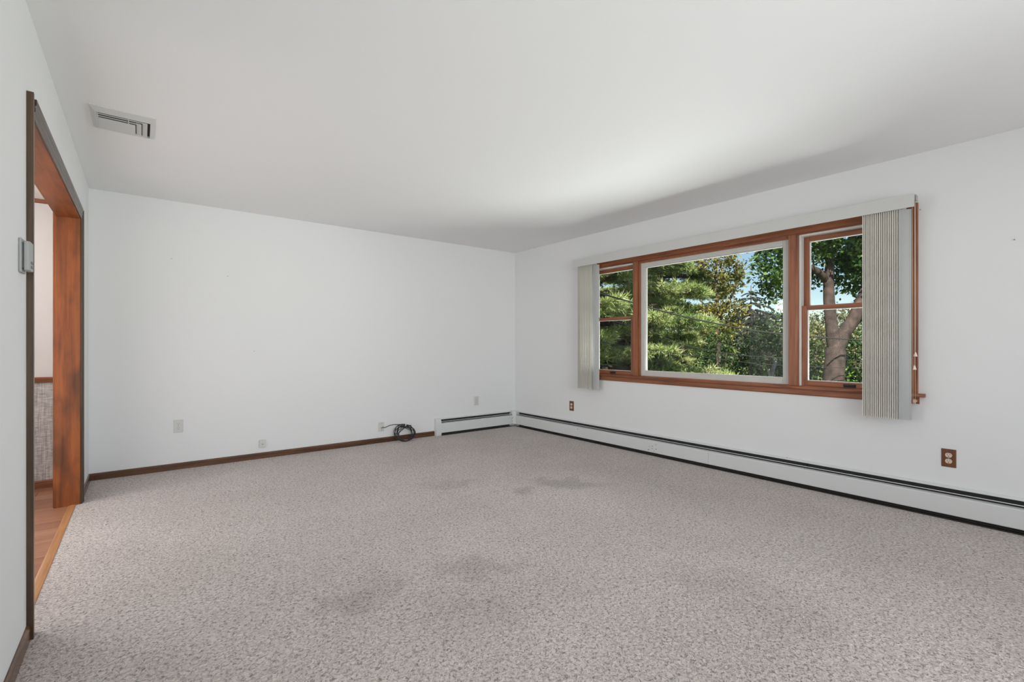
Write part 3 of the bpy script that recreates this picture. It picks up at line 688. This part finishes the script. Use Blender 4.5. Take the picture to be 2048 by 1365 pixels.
# ------------------------------------------------------------------ nails left in the walls
def nail(loc, axis, label):
    o = empty('nail', loc); tag(o, label, 'nail', None)
    b = MB(); b.lathe([(0.0012, 0.0), (0.0012, 0.008)], (0, 0, 0), axis, 8); b.build('shank', M['screw'], o)
    b = MB(); b.lathe([(0.003, 0.008), (0.003, 0.0092), (0.001, 0.0098)], (0, 0, 0), axis, 10); b.build('head', M['thermo_dark'], o)
def back_pt(u, v):
    s, c = math.sin(YAW), math.cos(YAW); d = Vector((s*FPX+c*(u-1024), c*FPX-s*(u-1024), V0-v)); t = (0-CY)/d.y; return Vector((CX, CY, CZ))+d*t
def right_pt(u, v):
    s, c = math.sin(YAW), math.cos(YAW); d = Vector((s*FPX+c*(u-1024), c*FPX-s*(u-1024), V0-v)); t = (W-CX)/d.x; return Vector((CX, CY, CZ))+d*t
nail(back_pt(343, 518), (0, -1, 0), 'tiny dark nail high on the blank wall near the doorway corner')
nail(back_pt(455, 553), (0, -1, 0), 'tiny dark nail a little below and right of another on the blank wall')
nail(back_pt(508, 703), (0, -1, 0), 'tiny dark nail at mid height of the blank wall')
nail(right_pt(2029, 480), (-1, 0, 0), 'tiny dark nail in the wall beside the window, away from the corner')
nail(right_pt(1841, 420), (-1, 0, 0), 'tiny dark nail beside the top of the window casing')

# ------------------------------------------------------------------ outdoors
GZ = -1.3
b = MB(); b.box(W+D, 80, -60, 70, GZ-0.5, GZ); struct(b.build('ground_outside', M['grass']), 'sunlit lawn outside')
b = MB(); b.box(W+D-0.02, W+D+0.02, -7.3, 0.1, GZ, -0.3); struct(b.build('wall_foundation', M['siding']), 'foundation below the window wall')

def place(u, depth, z):
    """point at a given depth from the room's viewpoint, on the sight line of photo column u"""
    s, c = math.sin(YAW), math.cos(YAW); l = (u-1024)/FPX*depth
    return Vector((CX+s*depth+c*l, CY+c*depth-s*l, z))
def px(u, v, depth):
    p = place(u, depth, 0); p.z = CZ+(V0-v)/FPX*depth; return p

rg = np.random.default_rng(11)
def unit(n):
    v = rg.normal(size=(n, 3)); return v/np.linalg.norm(v, axis=1, keepdims=True)
def leaf_cloud(centers, per, spread, size, flat=1.0, updir=0.5, elong=1.0):
    """folded diamond leaves scattered round the given twig points"""
    c = np.repeat(np.asarray(centers), per, axis=0); n = len(c)
    p = c+rg.normal(size=(n, 3))*np.array([spread, spread, spread*flat])
    d = unit(n); nr = unit(n)+np.array([0, 0, updir*2]); 
    s = np.cross(d, nr); s /= np.linalg.norm(s, axis=1, keepdims=True)+1e-9
    up = np.cross(s, d)
    L = size*(0.6+0.8*rg.random((n, 1))); Wd = L*0.34/elong
    a = p-d*L*0.5; e = p+d*L*0.5; m1 = p+s*Wd+up*L*0.10; m2 = p-s*Wd+up*L*0.10
    v = np.stack([a, m1, e, m2], axis=1).reshape(-1, 3)
    i = np.arange(n)[:, None]*4
    t = np.concatenate([i+np.array([[0, 1, 2]]), i+np.array([[0, 2, 3]])], axis=0)
    return v, t
def ellipsoid_twigs(cs, n):
    """twig points over a set of ellipsoids (x,y,z,rx,ry,rz), mostly near the surface"""
    vol = np.array([e[3]*e[5] for e in cs]); vol = vol/vol.sum(); out = []
    for e, w in zip(cs, vol):
        k = max(3, int(n*w)); r = 0.45+0.55*np.sqrt(rg.random((k, 1)))
        out.append(np.array(e[:3])+unit(k)*np.array(e[3:6])*r)
    return np.concatenate(out)

def broadleaf(name, label, cat, base, limbs, blobs, mat, bark, twigs, per, spread, size, group=None, elong=1.0):
    root = empty(name, base); tag(root, label, cat, group)
    b = MB()
    for pts, rad in limbs: b.tube(pts, rad, 10)
    o = part(b, 'trunk', bark, root)
    tw = ellipsoid_twigs(blobs, twigs)
    v, t = leaf_cloud(tw, per, spread, size, elong=elong)
    me = np_mesh('foliage', v-np.array(base), t, mat)
    f = link_mesh('foliage', me, root); f['kind'] = 'stuff'
    return root

# --- white pine with layered boughs, sharing a few bough meshes
def bough_mesh(seed, length, tuft_n, mat_needle, nl=0.11, per=26, drop=0.10, wide=0.42, wd=0.0032):
    r = random.Random(seed); mb = MB(); tips = []
    main = [(length*t, 0.06*math.sin(3*t+seed), -drop*length*t*t+0.10*length*t) for t in np.linspace(0, 1, 9)]
    mb.tube(main, [0.028*(1-0.8*k/8)+0.003 for k in range(9)], 5)
    for k in range(tuft_n):
        t = 0.25+0.75*r.random()**0.8; i = t*8; i0 = min(int(i), 7); fr_ = i-i0
        p = Vector(main[i0]).lerp(Vector(main[i0+1]), fr_)
        side = r.choice((-1, 1)); ln = wide*length*(1.15-t*0.8)*r.uniform(0.3, 1)
        q = p+Vector((ln*0.65, side*ln, ln*0.22*r.uniform(-0.6, 1.4)))
        if k % 2 == 0: mb.tube([p, p.lerp(q, 0.5)+Vector((0, 0, 0.02)), q], [0.007, 0.005, 0.003], 4)
        tips.append((q, (q-p).normalized())); tips.append((p.lerp(q, 0.55), (q-p).normalized())); tips.append((p.lerp(q, 0.78), (q-p).normalized()))
    c = np.array([tuple(t[0]) for t in tips]); d = np.array([tuple(t[1]) for t in tips])
    c = np.repeat(c, per, axis=0); d = np.repeat(d, per, axis=0); n = len(c)
    dd = d*0.55+unit(n)*0.9+np.array([0, 0, 0.35]); dd /= np.linalg.norm(dd, axis=1, keepdims=True)
    s = np.cross(dd, unit(n)); s /= np.linalg.norm(s, axis=1, keepdims=True)+1e-9
    L = nl*(0.7+0.6*rg.random((n, 1)))
    v = np.stack([c-s*wd, c+s*wd, c+dd*L], axis=1).reshape(-1, 3); t = np.arange(n*3).reshape(-1, 3)
    nb = len(mb.v)
    stem = mb
    me = bpy.data.meshes.new('bough')
    verts = np.concatenate([np.array(stem.v), v]); 
    quads = [f for f in stem.f]
    faces = quads+[tuple(x) for x in (t+nb).tolist()]
    me.from_pydata(verts.tolist(), [], faces)
    me.materials.append(M['pine_bark']); me.materials.append(mat_needle)
    mi = np.zeros(len(faces), dtype=np.int32); mi[len(quads):] = 1; me.polygons.foreach_set('material_index', mi)
    me.update(); return me
def conifer(name, label, base, height, meshes, rmax, z0, step, per, group=None, scale_top=0.25, seed=1, trunk_r=0.2, tilt=0.0):
    r = random.Random(seed); root = empty(name, base); tag(root, label, 'tree', group)
    b = MB(); b.tube([(0, 0, 0), (0.03, 0.02, height*0.5), (0, 0, height)], [trunk_r, trunk_r*0.6, 0.02], 10); b.build('trunk', M['pine_bark'], root)
    z = z0; ph = 0
    while z < height-0.12:
        t = (z-z0)/(height-z0); sc = rmax*(1-t*(1-scale_top))
        for k in range(per):
            a = ph+2*PI*k/per+r.uniform(-0.25, 0.25)
            o = link_mesh('bough', r.choice(meshes), root, (0, 0, z+r.uniform(-0.25, 0.25)*step), (r.uniform(-0.15, 0.15), -tilt-r.uniform(-0.10, 0.12), a), sc*r.uniform(0.8, 1.1))
        z += step*r.uniform(0.85, 1.15); ph += 2.4
    return root
pine_boughs = [bough_mesh(s, 1.0, 105, M['needle'], 0.050, 20, wide=0.36) for s in range(5)]
conifer('pine_tree', 'big white pine with layered sunlit boughs outside the window', tuple(place(1165, 10.6, GZ)), 11.0, pine_boughs, 3.3, 0.5, 0.5, 8, seed=4, trunk_r=0.24)
conifer('pine_tree', 'farther pine standing behind the big layered pine', tuple(place(1318, 18.0, GZ)), 13.0, pine_boughs, 3.4, 0.5, 0.62, 8, seed=6, trunk_r=0.2)
spruce_boughs = [bough_mesh(20+s, 1.0, 26, M['needle_dark'], 0.075, 11, 0.22, 0.22, 0.010) for s in range(3)]
conifer('spruce_tree', 'thin dark spruce with a pointed top standing against the sky', tuple(place(1502, 23.5, GZ)), 5.4, spruce_boughs, 4.0, 0.3, 0.27, 7, seed=9, trunk_r=0.06, scale_top=0.08, tilt=-0.22)

# --- forked maple right outside
dM = 9.0
tr = [px(1662, 880, dM), px(1664, 800, dM), px(1668, 745, dM), px(1671, 705, dM), px(1670, 678, dM)]
lf = [px(1671, 720, dM), px(1667, 680, dM), px(1662, 645, dM), px(1658, 600, dM), px(1657, 560, dM), px(1660, 528, dM), px(1657, 490, dM), px(1655, 440, dM), px(1660, 380, dM)]
l2 = [px(1658, 566, dM), px(1640, 546, dM), px(1612, 532, dM-0.2), px(1580, 505, dM-0.4), px(1548, 500, dM-0.5), px(1515, 488, dM-0.6)]
rt_ = [px(1671, 722, dM), px(1676, 692, dM), px(1690, 664, dM), px(1706, 642, dM), px(1717, 615, dM), px(1730, 580, dM), px(1760, 520, dM)]
l3 = [px(1659, 520, dM), px(1680, 480, dM+0.2), px(1700, 440, dM+0.4)]
tr[0].z = GZ-0.05
mp_ = place(1662, dM, GZ)
crown = []
def blob(u, v, d, ru, rv, rd=None):
    p = px(u, v, d); k = d/FPX; return (p.x, p.y, p.z, ru*k, (rd or ru*k), rv*k)
crown = [blob(1560, 470, dM-0.3, 60, 34), blob(1545, 530, dM-0.5, 34, 42), blob(1548, 580, dM-0.2, 26, 22), blob(1625, 490, dM, 45, 40), blob(1690, 480, dM+0.3, 60, 50),
         blob(1700, 550, dM+0.6, 36, 42), blob(1640, 400, dM, 140, 60), blob(1760, 500, dM, 60, 100), blob(1620, 560, dM+0.8, 14, 18), blob(1780, 620, dM+0.5, 50, 50)]
broadleaf('maple_tree', 'old forked maple with thick brown trunk outside the narrow sash', 'tree', tuple(mp_),
          [(tr, [0.22, 0.185, 0.172, 0.170, 0.10]), (lf, [0.135, 0.115, 0.10, 0.095, 0.088, 0.075, 0.06, 0.045, 0.03]), (l2, [0.075, 0.07, 0.06, 0.045, 0.035, 0.015]), (rt_, [0.14, 0.125, 0.115, 0.115, 0.10, 0.08, 0.05]), (l3, [0.06, 0.045, 0.03])],
          crown, M['maple'], M['bark'], 1500, 14, 0.085, 0.075)
# --- yellowing tree behind the pine
base = place(1440, 15.0, GZ); d = 15.0
broadleaf('locust_tree', 'tall airy tree with yellowing leaves between the pine and the spruce', 'tree', tuple(base),
          [([tuple(base), tuple(px(1436, 640, d)), tuple(px(1432, 540, d)), tuple(px(1428, 430, d))], [0.09, 0.06, 0.035, 0.015]), ([tuple(px(1436, 640, d)), tuple(px(1465, 590, d)), tuple(px(1485, 545, d))], [0.05, 0.035, 0.015])],
          [blob(1430, 520, d, 38, 28), blob(1452, 570, d, 34, 20), blob(1445, 620, d, 44, 20), blob(1480, 545, d, 16, 16), blob(1420, 460, d, 40, 40), blob(1440, 655, d, 40, 16)],
          M['locust'], M['pine_bark'], 420, 10, 0.11, 0.12, elong=1.4)
# --- shrubs and hedge masses
def shrub(label, u, depth, top_v, rw, mat, n=260, per=12, size=0.075, name='shrub', low=None, spread=0.09, bark=None):
    p = place(u, depth, GZ); topz = CZ+(V0-top_v)/FPX*depth; k = depth/FPX; hgt = topz-GZ
    bl = [(p.x, p.y, GZ+hgt*0.62, rw*k, rw*k*0.8, hgt*0.38), (p.x+0.2*rw*k, p.y-0.3*rw*k, GZ+hgt*0.3, rw*k*0.95, rw*k*0.8, hgt*0.3), (p.x-0.2*rw*k, p.y+0.4*rw*k, GZ+hgt*0.42, rw*k*0.9, rw*k*0.7, hgt*0.34)]
    st_ = []
    for q in range(4):
        a = q*1.7; st_.append(([tuple(p), (p.x+0.25*rw*k*math.cos(a), p.y+0.25*rw*k*math.sin(a), GZ+hgt*0.4), (p.x+0.5*rw*k*math.cos(a), p.y+0.5*rw*k*math.sin(a), GZ+hgt*0.75)], [0.035, 0.025, 0.01]))
    return broadleaf(name, label, 'shrub', tuple(p), st_, bl, mat, bark or M['pine_bark'], n, per, spread, size)
shrub('tall dark green shrub left of the spruce base', 1440, 13.5, 655, 50, M['shrub'], 320)
shrub('broad green shrub in front of the spruce', 1525, 12.8, 645, 62, M['shrub'], 420)
shrub('olive brown shrub between the spruce and the maple trunk', 1612, 13.0, 628, 38, M['shrub_olive'], 260)
shrub('dark shrub growing right behind the maple trunk', 1712, 12.0, 640, 55, M['shrub'], 380)
shrub('small lime green bush at the foot of the maple', 1697, 10.2, 735, 18, M['shrub_lime'], 70, 12, 0.06)
shrub('dark leafy bush left of the maple foot', 1618, 11.0, 700, 34, M['shrub'], 200)
shrub('low pale green bush under the pine boughs', 1362, 8.6, 742, 75, M['shrub_lime'], 420, 12, 0.06)
# distant trees closing the view
for i, (u, dd, v, rw, mt, lb) in enumerate([(1150, 27, 470, 85, 'shrub', 'dark round tree far off, mostly hidden behind the pines'), (1300, 33, 540, 80, 'shrub', 'distant dark tree glimpsed through the pine boughs'),
        (1440, 40, 640, 65, 'shrub_olive', 'distant olive tree behind the yellowing tree'), (1560, 29.5, 618, 70, 'shrub', 'distant dark tree on the skyline beside the spruce'),
        (1675, 37, 618, 75, 'shrub_olive', 'distant olive tree behind the maple trunk'), (1840, 28, 560, 85, 'shrub', 'distant dark tree beyond the maple')]):
    shrub(lb, u, dd, v, rw, M[mt], 800, 13, 0.19, 'distant_tree', spread=0.24)['category'] = 'tree'
# pale leaning stem
sp = [place(1536, 11.5, GZ), px(1541, 760, 11.5), px(1551, 722, 11.5)]
b = MB(); b.tube(sp, [0.06, 0.05, 0.04], 8); b.tube([sp[1], px(1533, 735, 11.5)], [0.03, 0.015], 6)
tag(b.build('tree_stump', M['stem_pale']), 'pale bare leaning stump among the shrubs', 'stump')
# service wires
def wire(label, pts, r):
    b = MB(); b.tube(smooth_path([tuple(p) for p in pts], 4), r, 6); tag(b.build('service_wire', M['wire']), label, 'wire')
wire('thick twisted service wire sloping across the pine', [px(1000, 520, 7.0), px(1201, 587, 7.2), px(1265, 605, 7.35), px(1330, 624, 7.5), px(1420, 645, 7.8), px(1560, 668, 8.2), px(1850, 690, 9.0)], 0.012)
wire('thin wire just below the thick service wire', [px(1000, 575, 7.0), px(1201, 636, 7.2), px(1296, 661, 7.35), px(1360, 688, 7.5), px(1450, 706, 7.8), px(1560, 716, 8.2), px(1850, 725, 9.0)], 0.005)
wire('lowest thin wire in front of the shrubs', [px(1000, 640, 7.2), px(1201, 684, 7.4), px(1330, 704, 7.6), px(1450, 720, 8.0), px(1560, 731, 8.3), px(1850, 742, 9.0)], 0.005)
